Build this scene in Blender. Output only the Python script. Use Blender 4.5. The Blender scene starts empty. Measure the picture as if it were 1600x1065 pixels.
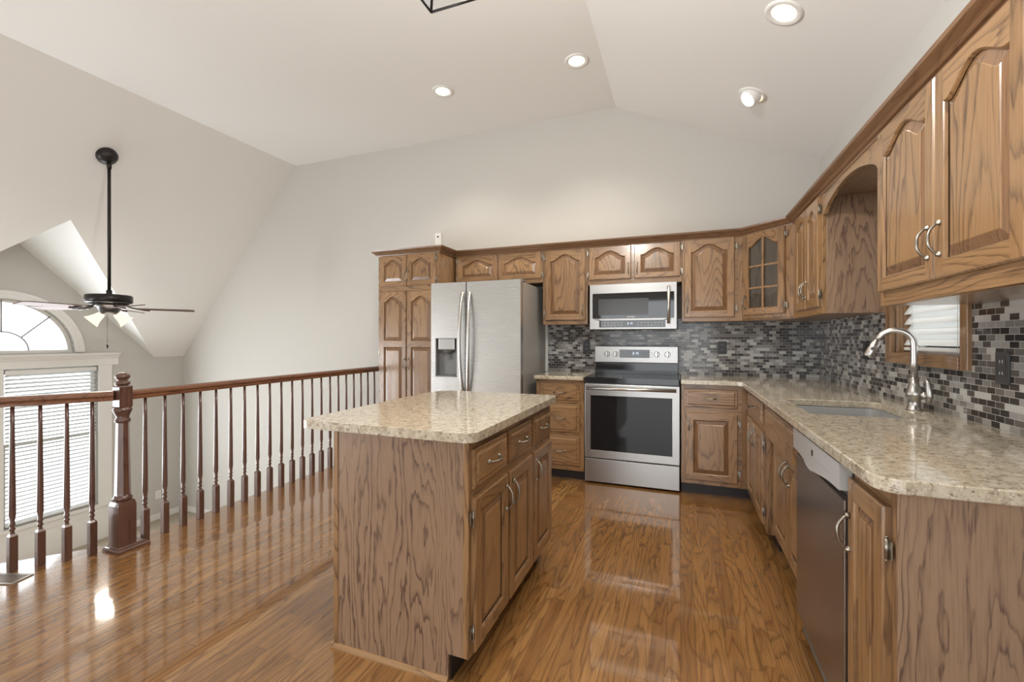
import bpy, bmesh, math, random
from mathutils import Vector, Matrix
from mathutils.geometry import tessellate_polygon
random.seed(7)
PI = math.pi
SC = bpy.context.scene
COL = SC.collection

# ------------------------------------------------------------------ camera, world, lights, exposure
PSI = 0.365
cd = bpy.data.cameras.new('camera'); cam = bpy.data.objects.new('camera', cd); COL.objects.link(cam)
cd.sensor_width = 36.0; cd.lens = 690.0/1600*36.0; cd.shift_y = -4.0/1600; cd.clip_start = .02
cam.location = (0, 0, 1.24); cam.rotation_euler = (PI/2, 0, PSI)
SC.camera = cam
vs = SC.view_settings
vs.view_transform = 'Standard'; vs.look = 'None'; vs.gamma = 1.0; vs.use_curve_mapping = False
vs.exposure = 0.0
SC.cycles.max_bounces = 10; SC.cycles.diffuse_bounces = 6; SC.cycles.glossy_bounces = 4
SC.cycles.transmission_bounces = 6; SC.cycles.transparent_max_bounces = 12
SC.cycles.caustics_reflective = False; SC.cycles.caustics_refractive = False
SC.cycles.sample_clamp_indirect = 6.0
SC.cycles.use_denoising = True

w = bpy.data.worlds.new('daylight'); SC.world = w; w.use_nodes = True
w.node_tree.nodes['Background'].inputs[0].default_value = (.93, .97, 1, 1)
w.node_tree.nodes['Background'].inputs[1].default_value = 3.8

def area(name, loc, rot, sx, sy, power, col=(1, 1, 1)):
    l = bpy.data.lights.new(name, 'AREA'); l.shape = 'RECTANGLE'; l.size = sx; l.size_y = sy; l.energy = power; l.color = col
    o = bpy.data.objects.new(name, l); COL.objects.link(o); o.location = loc; o.rotation_euler = rot
    return o
# area lamps: added at an invented patio opening and rear window; one at the left window
area('unseen_patio_fill', (-.55, -2.99, 1.10), (PI/2, 0, 0), 2.6, 2.08, 6, (.97, .985, 1))
area('unseen_rear_fill', (-6.87, -1.3, .1), (PI/2, 0, -PI/2), 1.9, 1.9, 190, (.95, .975, 1))
area('left_window_daylight', (-6.78, 2.5, .2), (PI/2, 0, -PI/2), 1.6, 1.8, 70, (.95, .975, 1))

# ------------------------------------------------------------------ node helpers
class NT:
    def __init__(s, name):
        s.m = bpy.data.materials.new(name); s.m.use_nodes = True; s.t = s.m.node_tree; s.t.nodes.clear()
        s.out = s.n('ShaderNodeOutputMaterial'); s.p = s.n('ShaderNodeBsdfPrincipled'); s.l(s.p.outputs[0], s.out.inputs[0])
    def n(s, typ, **k):
        x = s.t.nodes.new(typ)
        for a, b in k.items(): setattr(x, a, b)
        return x
    def l(s, a, b): s.t.links.new(a, b)
    def put(s, v, sock):
        if hasattr(v, 'is_linked') or hasattr(v, 'links'): s.l(v, sock)
        else: sock.default_value = v
    def set(s, **k):
        for a, b in k.items(): s.put(b, s.p.inputs[a.replace('_', ' ')])
    def math(s, op, a, b=0.0, c=0.0):
        x = s.n('ShaderNodeMath', operation=op); s.put(a, x.inputs[0]); s.put(b, x.inputs[1]); s.put(c, x.inputs[2]); return x.outputs[0]
    def vmath(s, op, a, b=(0, 0, 0)):
        x = s.n('ShaderNodeVectorMath', operation=op); s.put(a, x.inputs[0]); s.put(b, x.inputs[1]); return x.outputs[0]
    def noise(s, vec, scale, detail=2.0, rough=.5, dist=0.0):
        x = s.n('ShaderNodeTexNoise'); s.l(vec, x.inputs['Vector']); x.inputs['Scale'].default_value = scale
        x.inputs['Detail'].default_value = detail; x.inputs['Roughness'].default_value = rough; x.inputs['Distortion'].default_value = dist
        return x.outputs['Fac']
    def ramp(s, fac, stops, interp='LINEAR'):
        x = s.n('ShaderNodeValToRGB'); x.color_ramp.interpolation = interp; e = x.color_ramp.elements
        while len(e) < len(stops): e.new(.5)
        for k, (p, c) in enumerate(stops):
            e[k].position = p; e[k].color = (*c, 1) if len(c) == 3 else c
        s.put(fac, x.inputs[0]); return x.outputs[0]
    def mix(s, fac, a, b, typ='MIX'):
        x = s.n('ShaderNodeMix', data_type='RGBA', blend_type=typ)
        s.put(fac, x.inputs['Factor'])
        for v, q in ((a, x.inputs[6]), (b, x.inputs[7])):
            if isinstance(v, tuple): q.default_value = (*v, 1) if len(v) == 3 else v
            else: s.l(v, q)
        return x.outputs[2]
    def coord(s, k='Object'): return s.n('ShaderNodeTexCoord').outputs[k]
    def sep(s, v):
        x = s.n('ShaderNodeSeparateXYZ'); s.l(v, x.inputs[0]); return x.outputs
    def comb(s, a, b, c):
        x = s.n('ShaderNodeCombineXYZ'); s.put(a, x.inputs[0]); s.put(b, x.inputs[1]); s.put(c, x.inputs[2]); return x.outputs[0]
    def bump(s, h, strength, dist=.002):
        x = s.n('ShaderNodeBump'); s.l(h, x.inputs['Height']); x.inputs['Strength'].default_value = strength; x.inputs['Distance'].default_value = dist
        s.l(x.outputs[0], s.p.inputs['Normal'])

def plain(name, col, rough=.5, metal=0.0, **k):
    t = NT(name); t.set(Base_Color=(*col, 1), Roughness=rough, Metallic=metal, **k); return t.m

def wood(name, axis, light, mid, dark, grain=.75, lines=20.0, rough=.30, coat=.45, sc=4.6, pores=.6, jag=.06):
    t = NT(name)
    v = t.coord(); r = t.n('ShaderNodeObjectInfo').outputs['Random']
    off = t.comb(t.math('MULTIPLY', r, 37.0), t.math('MULTIPLY', r, 91.0), t.math('MULTIPLY', r, 53.0))
    v = t.vmath('ADD', v, off)
    st = {'X': (.16, 1, 1), 'Y': (1, .16, 1), 'Z': (1, 1, .16)}[axis]
    q = t.vmath('MULTIPLY', v, st)
    n1 = t.math('ADD', t.noise(q, sc, 1.0, .4, .15), t.math('MULTIPLY', t.noise(q, sc*7, 2, .5), jag))
    c = t.math('FRACT', t.math('MULTIPLY', n1, lines))
    lin = t.ramp(c, [(0, (.1, .1, .1)), (.45, (.06, .06, .06)), (.72, (.35, .35, .35)), (.88, (1, 1, 1)), (.95, (.75, .75, .75)), (1, (.1, .1, .1))])
    st2 = {'X': (.03, 1, 1), 'Y': (1, .03, 1), 'Z': (1, 1, .03)}[axis]
    f = t.noise(t.vmath('MULTIPLY', v, st2), 210, 3, .65)
    pore = t.ramp(f, [(.36, (1, 1, 1)), (.50, (0, 0, 0))])
    big = t.noise(q, 1.3, 2)
    base = t.mix(t.ramp(big, [(.3, (0, 0, 0)), (.7, (1, 1, 1))]), light, mid)
    fac = t.math('MULTIPLY', lin, grain)
    mod = t.ramp(t.noise(q, 5.0, 2), [(.32, (.25, .25, .25)), (.62, (1, 1, 1))])
    fac = t.math('MULTIPLY', fac, mod)
    col = t.mix(fac, base, dark)
    col = t.mix(t.math('MULTIPLY', pore, t.math('MULTIPLY', t.math('ADD', lin, .35), pores)), col, dark)
    t.set(Base_Color=col, Roughness=rough, Coat_Weight=coat, Coat_Roughness=.16)
    t.bump(t.math('ADD', f, t.math('MULTIPLY', lin, -.5)), .12, .001)
    return t.m

OL, OM, OD = (.355, .205, .094), (.26, .142, .061), (.066, .030, .013)
OAKZ = wood('oak_upright_grain', 'Z', OL, OM, OD)
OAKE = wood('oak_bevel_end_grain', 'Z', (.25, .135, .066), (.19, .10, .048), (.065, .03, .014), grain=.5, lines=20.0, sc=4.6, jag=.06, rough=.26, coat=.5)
OAKX = wood('oak_crosswise_grain', 'X', OL, OM, OD)
OAKY = wood('oak_lengthwise_grain', 'Y', OL, OM, OD)
VEN = wood('oak_veneer', 'Z', (.33, .215, .135), (.27, .172, .106), (.085, .045, .032), grain=.9, lines=17.0, sc=5.5, pores=.6, rough=.4, coat=.15, jag=.13)
RAILW = wood('stained_rail_wood', 'Z', (.135, .068, .048), (.10, .048, .036), (.05, .02, .013), grain=.5, rough=.28, coat=.4)
HANDR = wood('stained_handrail_wood', 'Y', (.21, .09, .045), (.16, .066, .034), (.06, .024, .013), grain=.5, rough=.25, coat=.5)
CROWNX = wood('crown_oak', 'X', (.22, .115, .055), (.17, .088, .042), (.08, .036, .017), grain=.5, rough=.35)
CROWNY = wood('crown_oak_side', 'Y', (.22, .115, .055), (.17, .088, .042), (.08, .036, .017), grain=.5, rough=.35)

def floor_mat():
    t = NT('oak_strip_floor'); v = t.coord(); x, y, z = t.sep(v)[:3]
    W = .057
    px = t.math('DIVIDE', x, W); pid = t.math('FLOOR', px)
    wn = t.n('ShaderNodeTexWhiteNoise', noise_dimensions='1D'); t.l(pid, wn.inputs['W'])
    yo = t.math('ADD', t.math('DIVIDE', y, .95), t.math('MULTIPLY', wn.outputs['Value'], 7.3)); yid = t.math('FLOOR', yo)
    w2 = t.n('ShaderNodeTexWhiteNoise', noise_dimensions='2D'); t.l(t.comb(pid, yid, 0.0), w2.inputs['Vector'])
    rnd = w2.outputs['Value']
    q = t.comb(t.math('ADD', x, t.math('MULTIPLY', rnd, 61.0)), t.math('ADD', t.math('MULTIPLY', y, .14), t.math('MULTIPLY', rnd, 17.0)), t.math('MULTIPLY', rnd, 31.0))
    n1 = t.math('ADD', t.noise(q, 6.5, 1.0, .4, .2), t.math('MULTIPLY', t.noise(q, 45, 2), .06))
    c = t.math('FRACT', t.math('MULTIPLY', n1, 14.0))
    lin = t.ramp(c, [(0, (.1, .1, .1)), (.45, (.05, .05, .05)), (.72, (.4, .4, .4)), (.88, (1, 1, 1)), (1, (.1, .1, .1))])
    f = t.noise(t.comb(x, t.math('MULTIPLY', y, .03), rnd), 190, 3, .65)
    base = t.ramp(rnd, [(0, (.235, .112, .036)), (.35, (.325, .163, .052)), (.7, (.28, .135, .042)), (1, (.385, .203, .069))])
    col = t.mix(t.math('MULTIPLY', lin, .62), base, (.085, .032, .011))
    col = t.mix(t.ramp(f, [(.36, (.45, .45, .45)), (.52, (0, 0, 0))]), col, (.09, .036, .013))
    fx = t.math('FRACT', px); fy = t.math('FRACT', yo)
    gx = t.math('LESS_THAN', t.math('MINIMUM', fx, t.math('SUBTRACT', 1.0, fx)), .016)
    gy = t.math('LESS_THAN', fy, .0018)
    gap = t.math('MAXIMUM', gx, gy)
    col = t.mix(t.math('MULTIPLY', gap, .6), col, (.04, .016, .008))
    wav = t.noise(t.comb(t.math('MULTIPLY', x, 1.0), t.math('MULTIPLY', y, .22), 0.0), 26, 2)
    h = t.math('ADD', t.math('MULTIPLY', wav, 1.0), t.math('MULTIPLY', gap, -.35))
    h = t.math('ADD', h, t.math('MULTIPLY', rnd, .25))
    t.set(Base_Color=col, Roughness=.22, Coat_Weight=1.0, Coat_Roughness=.06, Coat_IOR=1.6, Specular_IOR_Level=.5)
    t.bump(h, .10, .004)
    return t.m
FLOOR = floor_mat()

def granite():
    t = NT('speckled_granite'); v = t.coord()
    a = t.noise(v, 34, 4, .62); b = t.noise(t.vmath('ADD', v, (5, 3, 1)), 95, 3, .6); c = t.noise(t.vmath('ADD', v, (1, 9, 4)), 160, 2, .6)
    col = t.ramp(a, [(.30, (.30, .24, .165)), (.44, (.46, .395, .295)), (.56, (.54, .48, .375)), (.72, (.62, .57, .475))])
    col = t.mix(t.ramp(b, [(.36, (.85, .85, .85)), (.44, (0, 0, 0))]), col, (.20, .145, .095))
    col = t.mix(t.ramp(c, [(.60, (0, 0, 0)), (.68, (.55, .55, .55))]), col, (.80, .77, .70))
    t.set(Base_Color=col, Roughness=.10, Coat_Weight=.3, Coat_Roughness=.05)
    return t.m
GRANITE = granite()

def tiles(name, axis):
    t = NT(name); x, y, z = t.sep(t.coord())[:3]
    uv = t.comb(x if axis == 'X' else y, z, 0.0)
    br = t.n('ShaderNodeTexBrick', offset=.5, squash=1.0)
    t.l(uv, br.inputs['Vector']); br.inputs['Scale'].default_value = 1.0
    br.inputs['Color1'].default_value = (0, 0, 0, 1); br.inputs['Color2'].default_value = (1, 1, 1, 1); br.inputs['Mortar'].default_value = (.5, .5, .5, 1)
    br.inputs['Mortar Size'].default_value = .0011; br.inputs['Brick Width'].default_value = .0495; br.inputs['Row Height'].default_value = .0246
    br.inputs['Bias'].default_value = 0.0; br.inputs['Mortar Smooth'].default_value = .0
    cls = t.ramp(br.outputs['Color'], [(0, (.018, .014, .014)), (.22, (.050, .040, .038)), (.36, (.12, .108, .10)), (.50, (.21, .20, .19)), (.66, (.32, .31, .295)), (.82, (.50, .49, .47))], 'CONSTANT')
    st = t.noise(t.vmath('MULTIPLY', uv, (60, 900, 1)), 1.0, 2)
    cls = t.mix(t.math('MULTIPLY', st, .22), cls, (.09, .085, .08))
    col = t.mix(br.outputs['Fac'], cls, (.38, .37, .35))
    t.set(Base_Color=col, Roughness=t.math('ADD', t.math('MULTIPLY', br.outputs['Fac'], .5), .12))
    t.bump(t.math('SUBTRACT', 1.0, br.outputs['Fac']), .35, .001)
    return t.m
TILEX = tiles('glass_mosaic_back', 'X'); TILEY = tiles('glass_mosaic_side', 'Y')

def paint(name, col, b=.05, sc=260):
    t = NT(name); t.set(Base_Color=(*col, 1), Roughness=.75, Specular_IOR_Level=.25)
    t.bump(t.noise(t.coord(), sc, 2), b, .002); return t.m
WALLP = paint('warm_grey_wall_paint', (.535, .522, .493)); CEILP = paint('ceiling_paint', (.78, .77, .75), .25, 120); DORM = paint('dormer_white_paint', (.80, .81, .80))
WHITE = plain('white_trim_paint', (.76, .75, .73), .4); CARPET = paint('beige_carpet', (.40, .35, .28), .6, 300)

def steel(name, col, rough, axis='Z', metal=.9, amp=.12):
    t = NT(name); k = {'Z': (300, 300, 3), 'X': (3, 300, 300), 'Y': (300, 3, 300)}[axis]
    n = t.noise(t.vmath('MULTIPLY', t.coord(), k), 1.0, 2)
    t.set(Base_Color=(*col, 1), Metallic=metal, Roughness=t.math('ADD', t.math('MULTIPLY', n, amp), rough - amp/2))
    return t.m
STEEL = steel('brushed_stainless', (.40, .39, .378), .30, 'X', .9, .06); STEELZ = steel('brushed_stainless_upright', (.60, .595, .585), .27, 'X', .9, .03)
DWSTEEL = steel('dark_stainless', (.30, .27, .25), .25, 'Z', .9, .05)
CHROME = plain('brushed_nickel', (.56, .54, .51), .30, 1.0); PEWTER = plain('antique_pewter', (.33, .30, .25), .32, 1.0)
BLACK = plain('black_plastic', (.012, .012, .013), .35); GLASSB = plain('black_glass', (.010, .010, .012), .05, 0, Coat_Weight=.5)
OVENG = plain('oven_window_glass', (.014, .014, .015), .06, 0, Specular_IOR_Level=.3); COOK = plain('cooktop_glass', (.020, .021, .023), .09)
MWG = plain('microwave_window_glass', (.045, .044, .045), .18); GREY = plain('grey_plastic', (.36, .36, .36), .4); LGREY = plain('light_grey_plastic', (.42, .42, .415), .38)
DGREY = plain('dark_grey_paint', (.15, .15, .15), .4); SIDEG = plain('refrigerator_side_paint', (.40, .39, .375), .33, .35)
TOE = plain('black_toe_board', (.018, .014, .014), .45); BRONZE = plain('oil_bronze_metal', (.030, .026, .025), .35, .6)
BLADE = wood('fan_blade_veneer', 'X', (.15, .075, .055), (.11, .055, .042), (.05, .025, .02), rough=.55, coat=0.0)
INSIDE = plain('lining_with_reflection', (.36, .37, .40), .55); SHELF = plain('white_shelf_edge', (.68, .66, .63), .5)  # lining colour carries the grey-blue room reflection of the glass door
OUTW = plain('white_outlet_plastic', (.75, .74, .71), .4); LENSD = plain('dark_lens', (.02, .02, .02), .1)
CHARC = plain('charcoal_outlet_plastic', (.055, .055, .06), .4)

def glass(name, tint=(1, 1, 1), rough=0.0):
    t = NT(name); tr = t.n('ShaderNodeBsdfTransparent'); tr.inputs[0].default_value = (*tint, 1)
    gl = t.n('ShaderNodeBsdfGlossy'); gl.inputs['Roughness'].default_value = rough
    fr = t.n('ShaderNodeFresnel'); fr.inputs[0].default_value = 1.45
    mx = t.n('ShaderNodeMixShader'); t.l(fr.outputs[0], mx.inputs[0]); t.l(tr.outputs[0], mx.inputs[1]); t.l(gl.outputs[0], mx.inputs[2]); t.l(mx.outputs[0], t.out.inputs[0]); return t.m
PANE = glass('window_glass', (.97, .99, 1)); CABG = glass('cabinet_glass', (.80, .84, .88))
def slat_mat():
    t = NT('white_blind_slat'); d = t.n('ShaderNodeBsdfDiffuse'); d.inputs[0].default_value = (.82, .81, .79, 1)
    r = t.n('ShaderNodeBsdfTranslucent'); r.inputs[0].default_value = (.86, .86, .84, 1); m = t.n('ShaderNodeMixShader'); m.inputs[0].default_value = .6
    t.l(d.outputs[0], m.inputs[1]); t.l(r.outputs[0], m.inputs[2]); t.l(m.outputs[0], t.out.inputs[0]); return t.m
SLAT = slat_mat()
def emit(name, col, s):
    t = NT(name); e = t.n('ShaderNodeEmission'); e.inputs[0].default_value = (*col, 1); e.inputs[1].default_value = s; t.l(e.outputs[0], t.out.inputs[0]); return t.m
BULB = emit('warm_lamp_glow', (1, .84, .56), 9.0); SHADE = emit('frosted_shade_glow', (1, .90, .70), 1.25); DIGIT = emit('clock_digit_glow', (.72, .82, 1), 1.6)
MARK = plain('pale_printed_mark', (.55, .55, .55), .5); DMARK = plain('dark_printed_mark', (.10, .10, .10), .5)

# ------------------------------------------------------------------ mesh helpers
class MB:
    """collects shapes in world space; build() links ONE mesh object under its thing"""
    def __init__(s): s.v = []; s.f = []; s.mi = []; s.sm = []
    def face(s, pts, m=0, smooth=False):
        b = len(s.v); s.v += [Vector(p) for p in pts]; s.f.append(tuple(range(b, b+len(pts)))); s.mi.append(m); s.sm.append(smooth)
    def grid(s, rings, m=0, closed=True, smooth=True, cap0=False, cap1=False):
        b = len(s.v); n = len(rings[0])
        for r in rings: s.v += [Vector(p) for p in r]
        for i in range(len(rings)-1):
            for j in range(n if closed else n-1):
                k = (j+1) % n
                s.f.append((b+i*n+j, b+i*n+k, b+(i+1)*n+k, b+(i+1)*n+j)); s.mi.append(m); s.sm.append(smooth)
        if cap0: s.f.append(tuple(b+j for j in reversed(range(n)))); s.mi.append(m); s.sm.append(False)
        if cap1: s.f.append(tuple(b+(len(rings)-1)*n+j for j in range(n))); s.mi.append(m); s.sm.append(False)
    def hexa(s, p, m=0):
        b = len(s.v); s.v += [Vector(q) for q in p]
        for f in ((3, 2, 1, 0), (4, 5, 6, 7), (0, 1, 5, 4), (1, 2, 6, 5), (2, 3, 7, 6), (3, 0, 4, 7)):
            s.f.append(tuple(b+i for i in f)); s.mi.append(m); s.sm.append(False)
    def box(s, x0, x1, y0, y1, z0, z1, m=0):
        s.hexa([(x0, y0, z0), (x1, y0, z0), (x1, y1, z0), (x0, y1, z0), (x0, y0, z1), (x1, y0, z1), (x1, y1, z1), (x0, y1, z1)], m)
    def fbox(s, fr, u0, u1, v0, v1, w0, w1, m=0):
        s.hexa([fr(u0, v0, w1), fr(u1, v0, w1), fr(u1, v0, w0), fr(u0, v0, w0), fr(u0, v1, w1), fr(u1, v1, w1), fr(u1, v1, w0), fr(u0, v1, w0)], m)
    def lathe(s, prof, o, n=24, axis='Z', m=0, smooth=True, caps=True, a0=0.0):
        o = Vector(o); rings = []
        for r, h in prof:
            ring = []
            for k in range(n):
                a = a0 + 2*PI*k/n; c, d = r*math.cos(a), r*math.sin(a)
                ring.append(o + Vector({'Z': (c, d, h), 'X': (h, c, d), 'Y': (d, h, c)}[axis]))
            rings.append(ring)
        s.grid(rings, m, True, smooth, caps, caps)
    def tube(s, pts, r, n=8, m=0, caps=True):
        pts = [Vector(p) for p in pts]; rad = r if isinstance(r, (list, tuple)) else [r]*len(pts); rings = []
        t0 = (pts[1]-pts[0]).normalized(); up = Vector((0, 0, 1)) if abs(t0.z) < .9 else Vector((1, 0, 0)); nrm = t0.cross(up).normalized()
        for i, p in enumerate(pts):
            t = (pts[min(i+1, len(pts)-1)]-pts[max(i-1, 0)]).normalized()
            nrm = (nrm - t*nrm.dot(t)).normalized(); b = t.cross(nrm)
            rings.append([p + (nrm*math.cos(2*PI*k/n) + b*math.sin(2*PI*k/n))*rad[i] for k in range(n)])
        s.grid(rings, m, True, True, caps, caps)
    def plate(s, outer, holes, mp, t0, t1, m=0):
        """flat plate with holes: outer/holes are 2D lists, mp(a,b,t) maps to the world"""
        loops = [outer] + list(holes); flat = [p for l in loops for p in l]
        tri = tessellate_polygon([[Vector((p[0], p[1], 0)) for p in l] for l in loops])
        for t in (t0, t1):
            b = len(s.v); s.v += [Vector(mp(p[0], p[1], t)) for p in flat]
            for a in tri: s.f.append(tuple(b+i for i in (a if t == t1 else a[::-1]))); s.mi.append(m); s.sm.append(False)
        for l in loops:
            for i in range(len(l)):
                p, q = l[i], l[(i+1) % len(l)]
                s.face([mp(*p, t0), mp(*q, t0), mp(*q, t1), mp(*p, t1)], m)
    def sweep(s, path, prof, m=0):
        """horizontal moulding: path of xy points, profile of (outward, z); mitred, outward = right of travel"""
        n = len(path); rings = []
        for i in range(n):
            p = Vector(path[i]); d0 = (Vector(path[i])-Vector(path[i-1])).normalized() if i else None
            d1 = (Vector(path[i+1])-p).normalized() if i < n-1 else None
            d0 = d0 or d1; d1 = d1 or d0
            n0 = Vector((d0.y, -d0.x)); n1 = Vector((d1.y, -d1.x)); b = (n0+n1).normalized(); k = 1/max(.3, b.dot(n0))
            rings.append([(p.x+b.x*k*o, p.y+b.y*k*o, z) for o, z in prof])
        mm = m if isinstance(m, (list, tuple)) else [m]*(n-1)
        for i in range(n-1): s.grid([rings[i], rings[i+1]], mm[i], True, False, i == 0, i == n-2)
    def build(s, name, mats, parent=None, bevel=0.0, seg=2, loc=None, weld=True):
        root = parent
        while root is not None and root.parent is not None: root = root.parent
        o0 = root.location.copy() if root is not None else Vector(loc or (0, 0, 0))
        me = bpy.data.meshes.new(name); me.from_pydata([v-o0 for v in s.v], [], s.f)
        for k in (mats if isinstance(mats, (list, tuple)) else [mats]): me.materials.append(k)
        for p, m, sm in zip(me.polygons, s.mi, s.sm): p.material_index = m; p.use_smooth = sm
        bm = bmesh.new(); bm.from_mesh(me)
        if weld: bmesh.ops.remove_doubles(bm, verts=bm.verts, dist=1e-5)
        bmesh.ops.recalc_face_normals(bm, faces=bm.faces); bm.to_mesh(me); bm.free()
        o = bpy.data.objects.new(name, me); COL.objects.link(o)
        if parent is not None: o.parent = parent
        else: o.location = o0
        if bevel:
            b = o.modifiers.new('edge', 'BEVEL'); b.width = bevel; b.segments = seg; b.limit_method = 'ANGLE'; b.angle_limit = .7
        return o

def tag(o, label, cat, group=None):
    o['label'] = label; o['category'] = cat
    if group: o['group'] = group
    return o
def thing(name, loc, label, cat, group=None):
    o = bpy.data.objects.new(name, None); o.empty_display_size = .1; COL.objects.link(o); o.location = loc
    return tag(o, label, cat, group)
def struct(o): o['kind'] = 'structure'; return o
def lab(o, label): o['label'] = label; return o

def Fr(origin, U):
    O = Vector(origin); U = Vector(U).normalized(); N = U.cross(Vector((0, 0, 1)))
    return lambda u, v, w: O + U*u + Vector((0, 0, v)) + N*w

def rrect(x0, x1, y0, y1, r, n=6):
    out = []; r = r if isinstance(r, (list, tuple)) else [r]*4
    for (cx, cy, a), q in zip(((x1, y0, -90), (x1, y1, 0), (x0, y1, 90), (x0, y0, 180)), (r[1], r[2], r[3], r[0])):
        sx = -1 if cx == x1 else 1; sy = 1 if cy == y0 else -1
        if q <= 0: out.append((cx, cy)); continue
        for k in range(n+1):
            t = math.radians(a + 90*k/n); out.append((cx+sx*q+q*math.cos(t), cy+sy*q+q*math.sin(t)))
    return out

# ------------------------------------------------------------------ cabinet hardware and doors
def bump(t):
    s = min(1, max(0, (t-.05)/.90)); return (.5-.5*math.cos(2*PI*s))**.74
def outline(u0, u1, v0, v1, i, h, n=28):
    a, b, c, d = u0+i, u1-i, v0+i, v1-i
    pts = [(a, c), (b, c)]
    for k in range(n+1):
        t = 1-k/n; pts.append((a+(b-a)*t, d-h+h*bump(t)))
    return pts

def pull(parent, fr, uc, vc, w, vert=True, L=.098, mat=None):
    mb = MB(); pts = []; rad = []
    for k in range(13):
        t = -1+2*k/12; a = t*L/2; o = .006+.024*(1-abs(t)**2.6)
        pts.append(fr(uc, vc+a, w+o) if vert else fr(uc+a, vc, w+o)); rad.append(.0036+.0016*(1-abs(t)))
    mb.tube(pts, rad, 8)
    for sgn in (-1, 1):
        a = sgn*L/2
        c = (lambda du, dv, dw: fr(uc+du, vc+a+dv, w+dw)) if vert else (lambda du, dv, dw: fr(uc+a+du, vc+dv, w+dw))
        for (r0, w0), (r1, w1) in (((.009, 0), (.009, .003)), ((.009, .003), (.005, .012))):
            mb.grid([[c(r0*math.cos(2*PI*k/10), r0*math.sin(2*PI*k/10), w0) for k in range(10)], [c(r1*math.cos(2*PI*k/10), r1*math.sin(2*PI*k/10), w1) for k in range(10)]], cap0=True, cap1=True)
    return mb.build('handle', mat or PEWTER, parent)

def hinge(parent, fr, u, v, w, side):
    mb = MB(); pts = [fr(u, v-.024, w), fr(u, v+.024, w)]
    mb.tube(pts, .0045, 8)
    for e in (-.028, .028): mb.tube([fr(u, v+e-.003, w), fr(u, v+e+.003, w)], .003, 6)
    s = side
    mb.fbox(fr, min(u, u+s*.016), max(u, u+s*.016), v-.022, v+.022, w-.006, w-.003)
    return mb.build('hinge', PEWTER, parent)

def door(parent, fr, u0, u1, v0, v1, w, rail, arch=0.0, stile=.052, brail=.052, trail=.045, handle=None, hinges=None, splits=None, T=.019, glass=False):
    """frame and raised panel door; handle=(u,v,vertical), hinges=(side,[v...]); rail = crosswise oak"""
    D = MB(); e = .005; a, b = u0+stile, u1-stile
    P = lambda u, v, d: fr(u, v, w+d)
    # outer edge
    o = [(u0, v0), (u1, v0), (u1, v1), (u0, v1)]; oi = [(u0+e, v0+e), (u1-e, v0+e), (u1-e, v1-e), (u0+e, v1-e)]
    D.grid([[P(*p, 0) for p in o], [P(*p, T-e) for p in o], [P(*p, T) for p in oi]], smooth=False)
    D.face([P(*p, 0) for p in o[::-1]])
    D.face([P(u0+e, v0+e, T), P(a, v0+e, T), P(a, v1-e, T), P(u0+e, v1-e, T)]); D.face([P(b, v0+e, T), P(u1-e, v0+e, T), P(u1-e, v1-e, T), P(b, v1-e, T)])
    D.face([P(a, v0+e, T), P(b, v0+e, T), P(b, v0+brail, T), P(a, v0+brail, T)], 1)
    openings = []
    if splits:   # (low panel top, upper panel bottom)
        s0, s1 = splits
        openings = [(v0+brail, s0, 0.0), (s1, v1-trail, arch)]
        D.face([P(a, s0, T), P(b, s0, T), P(b, s1, T), P(a, s1, T)], 1)
    else: openings = [(v0+brail, v1-trail, arch)]
    top = outline(a, b, openings[-1][0], openings[-1][1], 0, openings[-1][2])[2:]
    for p, q in zip(top[:-1], top[1:]): D.face([P(*q, T), P(*p, T), P(p[0], v1-e, T), P(q[0], v1-e, T)], 1)
    for (c, d, h) in openings:
        D.grid([[P(*p, T) for p in outline(a, b, c, d, 0, h)], [P(*p, T-.003) for p in outline(a, b, c, d, .003, h)], [P(*p, T-.010) for p in outline(a, b, c, d, .007, h)]], smooth=False)
    od = D.build('door', [OAKZ, rail], parent)
    for (c, d, h) in openings:
        if glass: continue
        p_ = MB()
        wide = min(.036, (b-a)*.2, (d-c-h)*.28)
        p_.grid([[P(*p, T-.0125) for p in outline(a, b, c, d, .0065, h)], [P(*p, T-.0115) for p in outline(a, b, c, d, .010, h)], [P(*p, T-.0035) for p in outline(a, b, c, d, wide, h*.92)], [P(*p, T-.001) for p in outline(a, b, c, d, wide+.003, h*.92)]], smooth=False, cap1=True)
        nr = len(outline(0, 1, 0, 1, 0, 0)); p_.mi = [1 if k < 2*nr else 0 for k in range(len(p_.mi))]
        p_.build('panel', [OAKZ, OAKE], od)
    if handle: pull(od, fr, handle[0], handle[1], w+T, True)
    if hinges:
        s, vsx = hinges; uu = u0-.004 if s < 0 else u1+.004
        for hv in vsx: hinge(od, fr, uu, hv, w+.012, s)
    return od

def drawer(parent, fr, u0, u1, v0, v1, w, rail, handle=True, T=.019, name='drawer', big=False):
    D = MB(); P = lambda u, v, d: fr(u, v, w+d)
    R = lambda i: [(u0+i, v0+i), (u1-i, v0+i), (u1-i, v1-i), (u0+i, v1-i)]
    D.grid([[P(*p, d) for p in R(i)] for i, d in ((0, 0), (0, T-.009), (.004, T-.006), (.018, T-.006), (.026, T))], smooth=False, cap0=True, cap1=True)
    o = D.build(name, rail, parent)
    if handle: pull(o, fr, (u0+u1)/2, (v0+v1)/2, w+T, False)
    return o

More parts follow.
